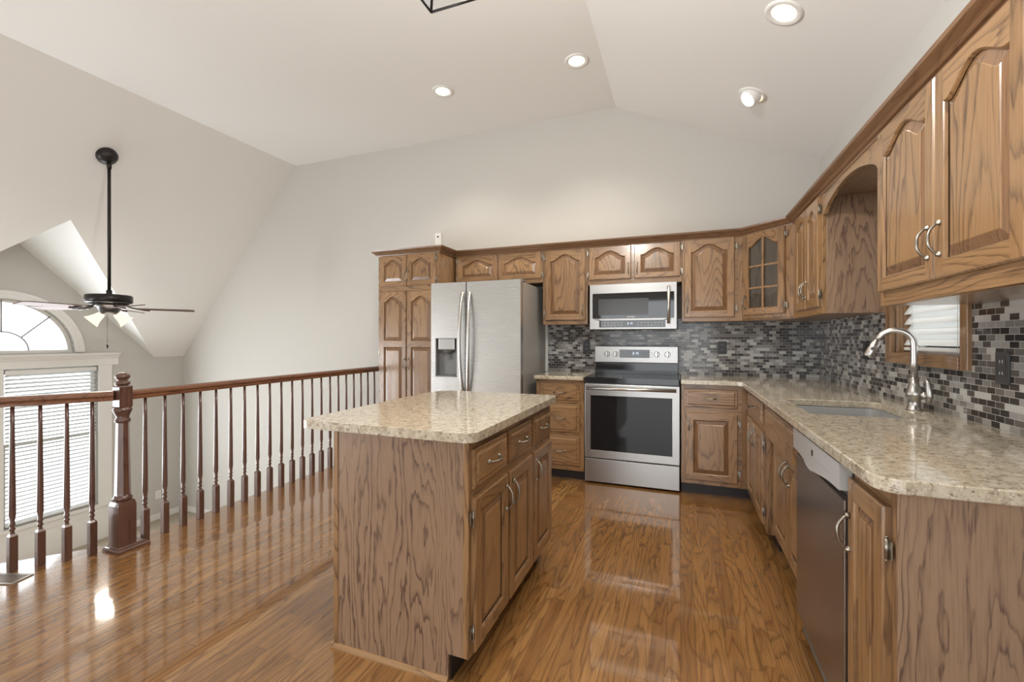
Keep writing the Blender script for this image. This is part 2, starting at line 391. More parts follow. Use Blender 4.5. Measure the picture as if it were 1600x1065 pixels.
def carcass(parent, x0, x1, y0, y1, z0, z1, m=None, name='carcass', bevel=.0015):
    b = MB(); b.box(x0, x1, y0, y1, z0, z1); return b.build(name, m or OAKZ, parent, bevel)
def frame_plate(parent, fr, u0, u1, v0, v1, w0, w1, rail, st=.035, name='face_frame'):
    """stiles and rails of the face frame"""
    b = MB(); b.fbox(fr, u0, u0+st, v0, v1, w0, w1); b.fbox(fr, u1-st, u1, v0, v1, w0, w1)
    b.fbox(fr, u0+st, u1-st, v0, v0+st, w0, w1, 1); b.fbox(fr, u0+st, u1-st, v1-st, v1, w0, w1, 1)
    b.fbox(fr, u0+st, u1-st, v0+st, v1-st, w0, w1-.0006, 1)
    return b.build(name, [OAKZ, rail], parent, .0012)

# ------------------------------------------------------------------ the room
XL, XR, YB, YF = -6.89, 1.09, 4.38, -3.0
ZF, ZK, ZE, ZR = 3.49, -4.69, .98, 2.73      # flat ceiling height, knee x, left eave, right eave
XA = -.59
RK = (ZF-ZR)/(XR-XA)
LK = (ZF-ZE)/(ZK-XL)
LOW = -1.31
EDGE = [(-3.17, YB), (-3.16, 1.66), (-3.42, 1.36), (-4.1, .62), (-4.1, YF)]
b = MB(); b.plate(EDGE + [(XR, YF), (XR, YB)], [], lambda x, y, t: (x, y, t), -.26, 0.0)
struct(b.build('floor', FLOOR))
b = MB(); b.plate([(XL, YF), (XR, YF), (XR, YB), (XL, YB)], [], lambda x, y, t: (x, y, t), LOW-.1, LOW)
struct(b.build('floor_lower', CARPET))
b = MB()
for p, q in zip(EDGE[:-1], EDGE[1:]):
    b.hexa([(p[0], p[1], LOW), (q[0], q[1], LOW), (q[0]+.1, q[1], LOW), (p[0]+.1, p[1], LOW), (p[0], p[1], -.26), (q[0], q[1], -.26), (q[0]+.1, q[1], -.26), (p[0]+.1, p[1], -.26)])
struct(b.build('wall_under_floor', WALLP))
# gable wall at the back
prof = [(XL, LOW), (XR, LOW), (XR, ZR), (XA, ZF), (ZK, ZF), (XL, ZE)]
b = MB(); b.plate(prof, [], lambda x, z, t: (x, YB+t, z), 0, .12); struct(b.build('wall_back', WALLP))
# wall behind the camera, with an invented patio opening added for daylight
b = MB(); b.plate(prof, [[(-1.85, .06), (.75, .06), (.75, 2.14), (-1.85, 2.14)]], lambda x, z, t: (x, YF-t, z), 0, .12)
struct(b.build('wall_front', WALLP))
# right wall with the sink window
WY0, WY1, WZ0, WZ1 = 2.345, 2.985, 1.165, 2.0
b = MB(); b.plate([(YF, LOW), (YB, LOW), (YB, ZR), (YF, ZR)], [[(WY0, WZ0), (WY1, WZ0), (WY1, WZ1), (WY0, WZ1)]], lambda y, z, t: (XR+t, y, z), 0, .12)
struct(b.build('wall_right', WALLP))
# left wall: dormer gable, arched window and a pair of sash windows below; last hole added for an unseen window
YC, ZD = 2.52, 2.412
RIDGE = (XL+(ZD-ZE)/LK, YC, ZD)
AR, AZ = .60, 1.075
arch = [(YC+AR*math.cos(PI*k/24), AZ+AR*math.sin(PI*k/24)) for k in range(25)]
LW = [(1.69, -.85), (2.43, -.85), (2.43, .90), (1.69, .90)]; LW2 = [(2.51, -.85), (3.35, -.85), (3.35, .90), (2.51, .90)]
b = MB(); b.plate([(YF, LOW), (YB, LOW), (YB, ZE), (YC+1.47, ZE), (YC, ZD), (YC-1.47, ZE), (YF, ZE)], [arch, LW, LW2, [(-2.25, -.85), (-.35, -.85), (-.35, .9), (-2.25, .9)]], lambda y, z, t: (XL-t, y, z), 0, .12)
struct(b.build('wall_left', WALLP))
# ceiling: flat, right slope, steep left slope notched by the dormer
b = MB(); th = .08
b.plate([(ZK, YF), (XA, YF), (XA, YB), (ZK, YB)], [], lambda x, y, t: (x, y, ZF+t), 0, th)
b.plate([(XA, YF), (XR, YF), (XR, YB), (XA, YB)], [], lambda x, y, t: (x, y, ZF-RK*(x-XA)+t), 0, th)
struct(b.build('ceiling', CEILP, weld=False))
b = MB(); sl = lambda x, y, t: (x, y, ZE+LK*(x-XL)+t)
b.plate([(ZK, YF), (ZK, YB), (XL, YB), (XL, YC+1.47), (RIDGE[0], YC), (XL, YC-1.47), (XL, YF)], [], sl, 0, th)
struct(b.build('ceiling_left_slope', CEILP, weld=False))
b = MB()
for s in (1, -1):
    p = [(XL, YC+s*1.47, ZE), (XL, YC, ZD), RIDGE]
    b.face(p); b.face([(x-.0, y, z+.06) for x, y, z in p[::-1]])
struct(b.build('ceiling_dormer', DORM, weld=False))
def run(name, m, x0, x1, y0, y1, z0, z1, bev=.006):
    b = MB(); b.box(x0, x1, y0, y1, z0, z1); return struct(b.build(name, m, None, bev))
run('baseboard_left', WHITE, XL, XL+.014, 3.52, YB, LOW, LOW+.085)
run('baseboard_back', WHITE, XL, -3.2, YB-.014, YB, LOW, LOW+.085)
# tile backsplash
b = MB(); b.box(-1.272, XR-.008, YB-.008, YB, .90, 1.42); struct(b.build('wall_tile_back', TILEX))
b = MB(); b.plate([(1.10, .90), (YB-.008, .90), (YB-.008, 1.45), (1.10, 1.45)], [[(WY0-.04, WZ0-.045), (WY1+.06, WZ0-.045), (WY1+.06, 1.4499), (WY0-.04, 1.4499)]], lambda y, z, t: (XR-t, y, z), 0, .008)
struct(b.build('wall_tile_right', TILEY))
run('trim_1', WHITE, -1.328, -1.276, YB-.012, YB, .90, 1.39, .003)

# left window group (part of the setting)
b = MB()
rg = lambda r, t: [(XL+t, YC+r*math.cos(PI*k/32), AZ+r*math.sin(PI*k/32)) for k in range(33)]
b.grid([rg(.60, -.02), rg(.60, .022), rg(.625, .026), rg(.645, .018), rg(.66, .026), rg(.69, .022), rg(.69, 0)], closed=False, smooth=False)
b.grid([rg(.60, -.06), rg(.565, -.06), rg(.565, -.085), rg(.60, -.085)], closed=False, smooth=False)
b.box(XL-.085, XL-.05, YC-.6, YC+.6, AZ-.005, AZ+.03)
win = struct(b.build('window_1', WHITE, weld=False))
b = MB()
b.face([(XL-.07, YC+.58*math.cos(PI*k/32), AZ+.02+.56*math.sin(PI*k/32)) for k in range(33)]); b.build('pane', PANE, win)
b = MB()
b.tube([(XL-.062, YC+.22*math.cos(PI*k/16), AZ+.02+.22*math.sin(PI*k/16)) for k in range(17)], .008, 6)
for a in (45, 90, 135):
    c, s_ = math.cos(math.radians(a)), math.sin(math.radians(a)); b.tube([(XL-.062, YC+.22*c, AZ+.02+.22*s_), (XL-.062, YC+.57*c, AZ+.02+.57*s_)], .008, 6)
b.build('muntin', GREY, win)
b = MB()
b.sweep([(XL+.001, YC+1.04), (XL+.001, YC-1.04)], [(0, .90), (-.022, .90), (-.022, .985), (-.034, .99), (-.040, 1.005), (-.062, 1.03), (-.070, 1.04), (-.070, 1.058), (0, 1.058)])
b.box(XL, XL+.02, 3.35, 3.49, -.95, .90); b.box(XL, XL+.02, 1.55, 1.69, -.95, .90); b.box(XL, XL+.02, 2.43, 2.51, -.85, .90)
b.box(XL, XL+.05, 1.50, 3.54, -.885, -.85); b.box(XL, XL+.018, 1.55, 3.49, -.97, -.885)
b.box(XL, XL+.012, 1.55, 3.49, LOW, -.97)
struct(b.build('trim_2', WHITE, None, .003))
for n_, (y0, y1) in (('window_2', (2.51, 3.35)), ('window_3', (1.69, 2.43)), ('unseen_window', (-2.25, -.35))):  # last entry is an invented window out of view, added for daylight
    b = MB(); e = .035
    for z0, z1, xo in ((.03, .90, -.10), (-.85, .07, -.07)):
        x0, x1 = XL+xo, XL+xo+.03
        b.box(x0, x1, y0, y0+e, z0, z1); b.box(x0, x1, y1-e, y1, z0, z1); b.box(x0, x1, y0+e, y1-e, z0, z0+e); b.box(x0, x1, y0+e, y1-e, z1-e, z1)
    o = struct(b.build(n_, WHITE, None, .002))
    b = MB(); b.box(XL-.088, XL-.084, y0+e, y1-e, .06, .87); b.box(XL-.058, XL-.054, y0+e, y1-e, -.82, .04); b.build('pane', PANE, o)
def blind(name, label, cat, y0, y1, z0, z1, x, pitch, width, tilt, sx):
    """horizontal slat blind hanging in a side window; sx = direction of the room"""
    t = thing(name, (x, (y0+y1)/2, z0), label, cat, 'window blinds')
    b = MB(); b.box(x-.02, x+.02, y0, y1, z1-.045, z1); b.build('head_rail', WHITE, t, .004)
    b = MB(); z = z1-.06; c, s_ = math.cos(tilt)*width/2, math.sin(tilt)*width/2
    while z > z0+.014:
        P = [(x-sx*c, -s_), (x, 0.0018), (x+sx*c, s_)]
        for (xa, za), (xb, zb) in zip(P[:-1], P[1:]): b.hexa([(xa, y0+.004, z+za), (xb, y0+.004, z+zb), (xb, y1-.004, z+zb), (xa, y1-.004, z+za), (xa, y0+.004, z+za+.002), (xb, y0+.004, z+zb+.002), (xb, y1-.004, z+zb+.002), (xa, y1-.004, z+za+.002)])
        z -= pitch
    b.build('slat_curtain', SLAT, t, weld=False)
    b = MB(); b.box(x-.018, x+.018, y0+.003, y1-.003, z0, z0+.016); b.build('bottom_rail', WHITE, t, .004)
    for yy in (y0+.10, y1-.10):
        b = MB(); b.tube([(x+sx*.02, yy, z1-.03), (x+sx*.02, yy, z0+.01)], .0012, 5); b.build('ladder_cord', WHITE, t)
    return t
blind('window_blind', 'white slatted blind over the tall left-wall window behind the railing', 'blind', 2.525, 3.335, -.83, .885, XL-.012, .045, .05, .55, 1)
blind('window_blind', 'white slatted blind over the left-wall window farther from the back wall', 'blind', 1.705, 2.415, -.83, .885, XL-.012, .045, .05, .55, 1)

# sink window: oak casing, glass, blind
b = MB(); c = .05
b.box(XR-.024, XR+.002, WY0-.052, WY0, WZ0-.055, WZ1+.05); b.box(XR-.024, XR+.002, WY1, WY1+.065, WZ0-.055, WZ1+.05); b.box(XR-.024, XR+.002, WY0, WY1, WZ1, WZ1+.05, 1)
b.box(XR-.030, XR+.002, WY0, WY1, WZ0-.055, WZ0, 1); b.box(XR, XR+.09, WY0, WY1, WZ0-.012, WZ0+.004, 1); b.box(XR, XR+.09, WY0, WY0+.012, WZ0, WZ1); b.box(XR, XR+.09, WY1-.012, WY1, WZ0, WZ1)
wo = struct(b.build('window_4', [OAKZ, OAKY], None, .003))
b = MB(); e = .03
for (y0, y1, z0, z1) in ((WY0+.012, WY0+.045, WZ0, WZ1), (WY1-.045, WY1-.012, WZ0, WZ1), (WY0+.045, WY1-.045, WZ0, WZ0+e), (WY0+.045, WY1-.045, WZ1-e, WZ1)): b.box(XR+.085, XR+.115, y0, y1, z0, z1)
b.build('sash', WHITE, wo, .002)
b = MB(); b.box(XR+.098, XR+.102, WY0+.03, WY1-.03, WZ0+.02, WZ1-.02); b.build('pane', PANE, wo)
blind('window_blind', 'white slatted blind in the small oak-framed window over the sink', 'blind', WY0+.018, WY1-.018, WZ0+.012, WZ1-.005, XR+.045, .054, .066, -1.05, -1)

# ------------------------------------------------------------------ crown moulding (runs along all the wall cabinets)
FY, FX = 4.05, .77            # face-frame planes of the back and right wall cabinets
b = MB()
cp = [(0, 2.075), (.008, 2.075), (.012, 2.086), (.022, 2.090), (.030, 2.100), (.048, 2.113), (.056, 2.120), (.060, 2.132), (0, 2.132)]
b.sweep([(-2.90, YB-.002), (-2.90, 3.75), (-2.185, 3.75), (-2.185, FY), (.475, FY), (FX+.005, 3.755), (FX+.005, 1.355), (XR-.002, 1.355)], cp[::-1] and [(-o, z) if False else (o, z) for o, z in cp], [1, 0, 1, 0, 0, 1, 0])
struct(b.build('trim_3', [CROWNX, CROWNY]))

# ------------------------------------------------------------------ back wall cabinets
BK = Fr((0, FY, 0), (1, 0, 0))
TB = 2.075
def wall_cab_back(label, x0, x1, z0, doors, group='oak wall cabinets'):
    t = thing('wall_cabinet', ((x0+x1)/2, FY+.16, z0), label, 'cabinet', group)
    carcass(t, x0, x1, FY+.0195, YB-.002, z0, 2.11)
    frame_plate(t, BK, x0, x1, z0, 2.11, -.019, .0, OAKX)
    for d in doors: door(t, BK, *d[:4], 0.0005, OAKX, **d[4])
    return t
DT = 2.072
wall_cab_back('shallow oak wall cabinet above the refrigerator', -2.165, -1.232, 1.775,
    [(-2.143, -1.700, 1.815, DT, dict(arch=.055, brail=.04, trail=.04, handle=None, hinges=(-1, (1.85, 2.03)))),
     (-1.686, -1.246, 1.815, DT, dict(arch=.055, brail=.04, trail=.04, handle=None, hinges=(1, (1.85, 2.03))))])
wall_cab_back('single-door oak wall cabinet between refrigerator and microwave', -1.230, -.800, 1.372,
    [(-1.205, -.822, 1.410, DT, dict(arch=.06, handle=(-.846, 1.50), hinges=(-1, (1.48, 2.0))))])
wall_cab_back('short two-door oak wall cabinet directly above the microwave', -.798, .008, 1.725,
    [(-.786, -.412, 1.772, DT, dict(arch=.055, brail=.042, trail=.04, handle=(-.434, 1.86), hinges=(-1, (1.82, 2.02)))),
     (-.384, -.004, 1.772, DT, dict(arch=.055, brail=.042, trail=.04, handle=(-.361, 1.86), hinges=(1, (1.82, 2.02))))])
wall_cab_back('single-door oak wall cabinet between microwave and glass-door corner cabinet', .010, .474, 1.385,
    [(.028, .413, 1.417, DT+.004, dict(arch=.06, handle=(.052, 1.51), hinges=(1, (1.49, 2.0))))])

# corner cabinet with the glazed door
CA, CB = Vector((.476, FY)), Vector((FX, 3.755)); L = (CB-CA).length
DG = Fr((CA.x, CA.y, 0), (CB.x-CA.x, CB.y-CA.y, 0))
t = thing('wall_cabinet', (.85, 4.13, 1.385), 'diagonal corner oak wall cabinet with a six-pane glass door', 'cabinet', 'oak wall cabinets')
b = MB(); z0, z1 = 1.385, 2.11
foot = [(CA.x, YB-.002), (CA.x, CA.y), (CB.x, CB.y), (XR-.002, CB.y), (XR-.002, YB-.002)]
b.plate(foot, [], lambda x, y, q: (x, y, q), z0, z0+.018); b.plate(foot, [], lambda x, y, q: (x, y, q), z1-.018, z1)
for (p, q) in ((0, 1), (2, 3), (3, 4), (4, 0)):
    P_, Q_ = Vector(foot[p]), Vector(foot[q]); dd = (Q_-P_).normalized(); nn = Vector((-dd.y, dd.x))*.012
    b.hexa([(P_.x, P_.y, z0), (Q_.x, Q_.y, z0), (Q_.x+nn.x, Q_.y+nn.y, z0), (P_.x+nn.x, P_.y+nn.y, z0), (P_.x, P_.y, z1), (Q_.x, Q_.y, z1), (Q_.x+nn.x, Q_.y+nn.y, z1), (P_.x+nn.x, P_.y+nn.y, z1)], 1)
b.build('carcass', [OAKX, INSIDE], t)
b = MB()
for u0, u1, v0, v1, m in ((0, .035, z0, z1, 0), (L-.06, L, z0, z1, 0), (.035, L-.06, z0, z0+.06, 1), (.035, L-.06, 2.04, z1, 1)): b.fbox(DG, u0, u1, v0, v1, -.019, 0, m)
b.build('face_frame', [OAKZ, OAKX], t, .001)
for zz in (1.70, 1.935):
    b = MB(); b.plate([(CA.x+.02, YB-.03), (CA.x+.02, CA.y+.06), (CB.x+.06, CB.y+.02), (XR-.03, CB.y+.02), (XR-.03, YB-.03)], [], lambda x, y, q: (x, y, q), zz, zz+.018); b.build('shelf', SHELF, t)
du0, du1 = .008, L-.058
gd = door(t, DG, du0, du1, 1.428, DT+.006, .0005, OAKX, arch=.06, stile=.05, brail=.05, trail=.045, handle=(du0+.024, 1.53), hinges=(1, (1.49, 2.02)), glass=True)
b = MB(); uc = (du0+du1)/2
b.fbox(DG, uc-.009, uc+.009, 1.476, 2.03, .004, .016)
for vv in (1.64, 1.812): b.fbox(DG, du0+.05, du1-.05, vv-.008, vv+.008, .0045, .0155)
b.build('muntin', OAKZ, gd, .002)
b = MB(); b.fbox(DG, du0+.044, du1-.044, 1.47, 2.035, .004, .007); b.build('pane', CABG, gd)

# right wall cabinets
def RT(x): return Fr((x, 0, 0), (0, -1, 0))    # u = -y
R7 = RT(FX)
def wall_cab_right(label, y0, y1, z0, doors, sidepanel=None):
    t = thing('wall_cabinet', (FX+.16, (y0+y1)/2, z0), label, 'cabinet', 'oak wall cabinets')
    carcass(t, FX+.0195, XR-.002, y0, y1, z0, 2.11, VEN if sidepanel else None)
    frame_plate(t, R7, -y1, -y0, z0, 2.11, -.019, 0.0, OAKY)
    for d in doors: door(t, R7, *d[:4], .0005, OAKY, **d[4])
    return t
wall_cab_right('narrow two-door oak wall cabinet beside the arched valance', 3.045, 3.753, 1.385,
    [(-3.612, -3.345, 1.428, DT, dict(arch=.05, stile=.042, handle=(-3.37, 1.55), hinges=None)),
     (-3.335, -3.068, 1.428, DT, dict(arch=.05, stile=.042, handle=(-3.31, 1.55), hinges=(1, (1.5, 2.0))))], True)
wall_cab_right('large two-door oak wall cabinet right of the arched valance', 1.36, 2.243, 1.373,
    [(-2.222, -1.792, 1.428, DT, dict(arch=.06, stile=.05, handle=(-1.822, 1.55), hinges=None)),
     (-1.786, -1.392, 1.428, DT, dict(arch=.06, stile=.05, handle=(-1.752, 1.55), hinges=(1, (1.5, 2.0))))])
# arched valance over the sink window
t = thing('valance', (FX+.01, 2.644, 1.95), 'arched oak valance board bridging the cabinets over the sink window', 'valance')
n = 30; y0, y1 = 2.246, 3.042
pts = [(y0, 2.11), (y0, 1.955), (y0+.035, 1.955)]
for k in range(n+1):
    q = k/n; yy = y0+.035+(y1-y0-.07)*q; pts.append((yy, 1.962+.083*(math.sin(PI*q)**.7)))
pts += [(y1-.035, 1.955), (y1, 1.955), (y1, 2.11)]
b = MB(); b.plate(pts, [], lambda y, z, q: (FX+q, y, z), 0, .019); b.build('arched_board', OAKY, t)
b = MB(); b.box(FX+.02, XR-.002, y0+.002, y1-.002, 2.062, 2.08); b.build('soffit_board', VEN, t)

# pantry
PF = Fr((0, 3.75, 0), (1, 0, 0))
t = thing('pantry_cabinet', (-2.54, 4.06, 0), 'tall oak pantry cabinet with four doors left of the refrigerator', 'cabinet')
carcass(t, -2.90, -2.19, 3.7695, YB-.002, .09, 2.11)
frame_plate(t, PF, -2.90, -2.19, .09, 2.11, -.019, 0, OAKX)
b = MB(); b.box(-2.88, -2.21, 3.80, 4.3, 0, .09); b.build('toe_kick', TOE, t)
for u0, u1, hs, hu in ((-2.872, -2.557, -1, -2.575), (-2.549, -2.225, 1, -2.531)):
    door(t, PF, u0, u1, 1.765, DT+.004, .0005, OAKX, arch=.05, stile=.045, brail=.045, trail=.04, handle=(hu, 1.86, True) if 1 else None, hinges=(hs, (1.82, 2.02)))
    door(t, PF, u0, u1, .13, 1.712, .0005, OAKX, arch=.055, stile=.048, brail=.06, trail=.05, handle=(hu, .99), hinges=(hs, (.3, 1.1, 1.6)), splits=(1.155, 1.215))

# ------------------------------------------------------------------ base cabinets
BZ0, BZ1 = .09, .876
BB = Fr((0, 3.785, 0), (1, 0, 0))
t = thing('base_cabinet', (-1.0, 4.07, 0), 'oak base cabinet with three drawers between refrigerator and range', 'cabinet', 'oak base cabinets')
carcass(t, -1.212, -.780, 3.8045, YB-.002, BZ0, BZ1); frame_plate(t, BB, -1.212, -.780, BZ0, BZ1, -.019, 0, OAKX)
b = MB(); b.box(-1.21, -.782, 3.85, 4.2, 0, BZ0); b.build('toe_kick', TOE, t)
for v0, v1 in ((.700, .838), (.420, .668), (.135, .385)): drawer(t, BB, -1.168, -.820, v0, v1, .0005, OAKX)
t = thing('base_cabinet', (.24, 4.07, 0), 'oak base cabinet with one drawer over one door right of the range', 'cabinet', 'oak base cabinets')
carcass(t, .004, 1.08, 3.8045, YB-.002, BZ0, BZ1); frame_plate(t, BB, .004, .474, BZ0, BZ1, -.019, 0, OAKX)
b = MB(); b.box(.006, .53, 3.85, 4.2, 0, BZ0); b.build('toe_kick', TOE, t)
drawer(t, BB, .027, .407, .700, .842, .0005, OAKX)
door(t, BB, .034, .407, .125, .655, .0005, OAKX, stile=.058, brail=.05, trail=.055, handle=(.058, .56), hinges=(1, (.2, .58)))
BX = .475; R4 = RT(BX)
t = thing('base_cabinet', (.78, 3.37, 0), 'oak base cabinet with a drawer and two doors in the corner beyond the sink', 'cabinet', 'oak base cabinets')
carcass(t, BX+.0195, XR-.002, 2.952, 3.784, BZ0, BZ1, OAKZ); frame_plate(t, R4, -3.784, -2.952, BZ0, BZ1, -.019, 0, OAKY)
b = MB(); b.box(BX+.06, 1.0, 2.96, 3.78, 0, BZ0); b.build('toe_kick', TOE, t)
drawer(t, R4, -3.655, -3.045, .715, .842, .0005, OAKY)
door(t, R4, -3.655, -3.345, .125, .672, .0005, OAKY, stile=.048, handle=(-3.37, .575), hinges=None)
door(t, R4, -3.335, -3.02, .125, .672, .0005, OAKY, stile=.048, handle=(-3.31, .575), hinges=(1, (.2, .60)))
t = thing('base_cabinet', (.78, 2.55, 0), 'oak sink base cabinet with a false drawer front over recessed doors', 'cabinet', 'oak base cabinets')
carcass(t, BX+.045, XR-.002, 2.150, 2.950, BZ0, .66); carcass(t, BX+.002, .508, 2.150, 2.950, .665, BZ1, OAKY, 'apron')
R5 = RT(BX+.043); frame_plate(t, R5, -2.950, -2.150, BZ0, .665, -.0005, .0, OAKY)
b = MB(); b.box(BX+.09, 1.0, 2.16, 2.94, 0, BZ0); b.build('toe_kick', TOE, t)
drawer(t, R4, -2.945, -2.215, .672, .845, .0005, OAKY, handle=False, name='false_front')
door(t, R5, -2.925, -2.560, .125, .655, .0005, OAKY, stile=.05, handle=(-2.59, .56), hinges=None)
door(t, R5, -2.552, -2.19, .125, .655, .0005, OAKY, stile=.05, handle=(-2.522, .56), hinges=(1, (.2, .58)))
t = thing('base_cabinet', (.78, 1.43, 0), 'narrow oak base cabinet at the counter end beside the dishwasher', 'cabinet', 'oak base cabinets')
carcass(t, BX+.0195, XR-.002, 1.305, 1.565, BZ0, BZ1); frame_plate(t, R4, -1.565, -1.296, BZ0, BZ1, -.019, 0, OAKY, .03)
b = MB(); b.box(BX+.0002, XR-.002, 1.288, 1.2955, 0.0, BZ1); b.build('end_panel', VEN, t, .001)
b = MB(); b.box(BX+.06, 1.0, 1.306, 1.56, 0, BZ0); b.build('toe_kick', TOE, t)
door(t, R4, -1.558, -1.318, .12, .834, .0005, OAKY, stile=.05, brail=.055, trail=.055, handle=(-1.540, .68), hinges=(1, (.22, .735)))

# dishwasher
t = thing('dishwasher', (.78, 1.86, 0), 'dark stainless dishwasher under the counter next to the sink cabinet', 'dishwasher')
R6 = RT(.472)
b = MB(); b.box(.474, 1.05, 1.575, 2.142, .03, .872); b.build('body', DGREY, t)
b = MB(); b.fbox(R6, -2.140, -1.570, .11, .762, 0, .022); b.build('door', DWSTEEL, t, .004)
b = MB(); n = 20; u0, u1 = -2.140, -1.570
lower = lambda q: .790-.022*math.exp(-((q-.48)/.24)**2)
top = [(u0+(u1-u0)*k/n, .870) for k in range(n, -1, -1)]; bot = [(u0+(u1-u0)*k/n, lower(k/n)) for k in range(n+1)]
b.plate(bot+top, [], lambda u, v, q: R6(u, v, q), .0005, .034); cp_ = b.build('control_panel', LGREY, t, .003)
b = MB(); b.fbox(R6, -1.862, -1.846, .822, .842, .0342, .0352); b.build('latch_button', BLACK, cp_)
b = MB()
for k in range(6): b.fbox(R6, -1.80+.026*k, -1.788+.026*k, .815, .819, .0342, .0347)
b.build('button_mark', GREY, cp_)
b = MB(); b.tube([R6(-1.96+.14*k/8, .776+.012*math.cos(k/8*PI-PI/2)*-1, .030) for k in range(9)], .006, 6); b.build('handle', GREY, t)
b = MB(); b.box(.52, .54, 1.58, 2.14, 0, .105); b.build('toe_kick', TOE, t)

# countertops
CT, CU = .912, .878
def slab(name, pts, holes, label, bev=.008):
    b = MB(); b.plate(pts, holes, lambda x, y, q: (x, y, q), CU, CT); o = b.build(name, GRANITE, None, bev, 3)
    return tag(o, label, 'countertop', 'granite countertops')
SX0, SX1, SY0, SY1 = .530, .945, 2.265, 2.79
Lp = [(.001, YB-.009), (.001, 3.738), (.405, 3.738), (.43, 3.713)] + [(.43+.055-.055*math.cos(a), 1.275+.055-.055*math.sin(a)) for a in (0, PI/8, PI/4, 3*PI/8, PI/2)] + [(XR-.009, 1.275), (XR-.009, YB-.009)]
slab('countertop', Lp, [rrect(SX0, SX1, SY0, SY1, [.05]*4)], 'speckled cream granite countertop holding the sink, along the right wall')
slab('countertop', [(-1.222, YB-.009), (-1.222, 3.738), (-.778, 3.738), (-.778, YB-.009)], [], 'small speckled granite countertop between refrigerator and range')

# sink
t = thing('sink', ((SX0+SX1)/2, (SY0+SY1)/2, .69), 'stainless undermount sink set into the granite counter', 'sink')
b = MB(); rr = lambda i, z, r=.05: [(x, y, z) for x, y in rrect(SX0-i, SX1+i, SY0-i, SY1+i, r)]
b.grid([rr(.03, CU-.001), rr(-.002, CU-.001), rr(-.010, .72, .05), rr(-.04, .70, .05)], smooth=False, cap1=True)
b.build('bowl', plain('satin_sink_steel', (.50, .50, .495), .32, .55), t)
b = MB(); b.lathe([(.045, 0), (.045, .003), (.03, .004), (.03, .001)], ((SX0+SX1)/2, (SY0+SY1)/2, .7005), 20); b.build('drain', CHROME, t)
# faucet
fx, fy = 1.000, 2.55
t = thing('faucet', (fx, fy, CT), 'tall brushed nickel gooseneck faucet behind the sink', 'faucet')
b = MB(); b.lathe([(.029, 0), (.029, .006), (.024, .010), (.0235, .052), (.031, .062), (.032, .078), (.026, .094), (.018, .12), (.0165, .15)], (fx, fy, CT), 24); b.build('base', CHROME, t)
dv = Vector((-.90, .32, 0)).normalized(); RA = .066
pts = [Vector((fx, fy, CT+.14)), Vector((fx, fy, CT+.22)), Vector((fx, fy, CT+.29))]
for k in range(1, 13):
    a = PI*k/12*.90; pts.append(Vector((fx, fy, CT+.30)) + dv*(RA-RA*math.cos(a)) + Vector((0, 0, RA*math.sin(a))))
b = MB(); b.tube(pts, .0135, 14); b.build('spout', CHROME, t)
e1 = pts[-1]; dd = (pts[-1]-pts[-2]).normalized()
b = MB(); b.tube([e1, e1+dd*.012, e1+dd*.014, e1+dd*.08, e1+dd*.088], [.014, .015, .017, .021, .019], 16); sh = b.build('spray_head', CHROME, t)
b = MB(); pc = e1+dd*.045 + Vector((-.25, -.93, 0)).normalized()*.016; b.lathe([(.009, -.004), (.009, .004), (.006, .0055)], pc, 14, 'Y'); b.build('spray_button', DGREY, sh)
b = MB(); hb = Vector((fx, fy, CT+.07)); b.tube([hb+Vector((.02, -.02, 0)), hb+Vector((.034, -.036, 0))], [.018, .016], 14)
b.tube([hb+Vector((.036, -.037, -.030)), hb+Vector((.040, -.041, .0)), hb+Vector((.036, -.036, .06)), hb+Vector((.030, -.030, .075))], [.010, .012, .009, .006], 12); b.build('lever', CHROME, t)
b = MB(); b.lathe([(.004, 0), (.004, .003)], (fx-.004, fy-.0195, CT+.155), 10, 'Y'); b.build('sensor_eye', DGREY, t)

# ------------------------------------------------------------------ range
t = thing('range', (-.39, 4.05, 0), 'stainless electric range with black glass cooktop and oven window', 'range')
x0, x1 = -.772, -.008; RG = Fr((0, 3.80, 0), (1, 0, 0))
b = MB(); b.box(x0, x1, 3.802, 4.34, .03, .895); b.build('body', DGREY, t)
b = MB(); b.fbox(RG, x0, x1, .015, .211, 0, .014); b.build('storage_drawer', STEEL, t, .004)
b = MB(); b.plate([(x0, .222), (x1, .222), (x1, .852), (x0, .852)], [[(-.722, .288), (-.064, .288), (-.064, .753), (-.722, .753)]], RG, 0, .022); dr = b.build('oven_door', STEEL, t, .003)
b = MB(); b.fbox(RG, -.722, -.064, .288, .753, .004, .018); b.build('oven_window', OVENG, dr)
b = MB(); yy = RG
pts = [yy(-.752, .818, .062), yy(-.033, .820, .062)]
b.tube(pts, .0125, 14)
for u in (-.735, -.05): b.tube([yy(u, .819, .02), yy(u, .819, .062)], .009, 10)
b.build('handle', CHROME, dr)
b = MB(); b.plate(rrect(x0-.004, x1+.004, 3.778, 4.27, .012), [], lambda x, y, q: (x, y, q), .862, .908); ck = b.build('cooktop', COOK, t, .010, 3)
for cx, cy, r in ((-.58, 3.92, .105), (-.20, 3.92, .085), (-.58, 4.14, .075), (-.20, 4.14, .105)):
    b = MB(); b.grid([[(cx+q*math.cos(2*PI*k/36), cy+q*math.sin(2*PI*k/36), .9086) for k in range(36)] for q in (r, r-.003)]); b.build('burner_ring', DGREY, ck)
b = MB(); b.box(x0+.004, x1-.012, 4.262, 4.36, .905, 1.015); b.build('back_riser', COOK, t, .004)
b = MB(); b.box(x0-.001, x1-.012, 4.25, 4.36, 1.012, 1.168); bg = b.build('control_panel', STEEL, t, .006)
G = Fr((0, 4.2495, 0), (1, 0, 0))
b = MB(); b.fbox(G, -.540, -.268, 1.06, 1.135, 0, .003); dp = b.build('display', GLASSB, bg, .002)
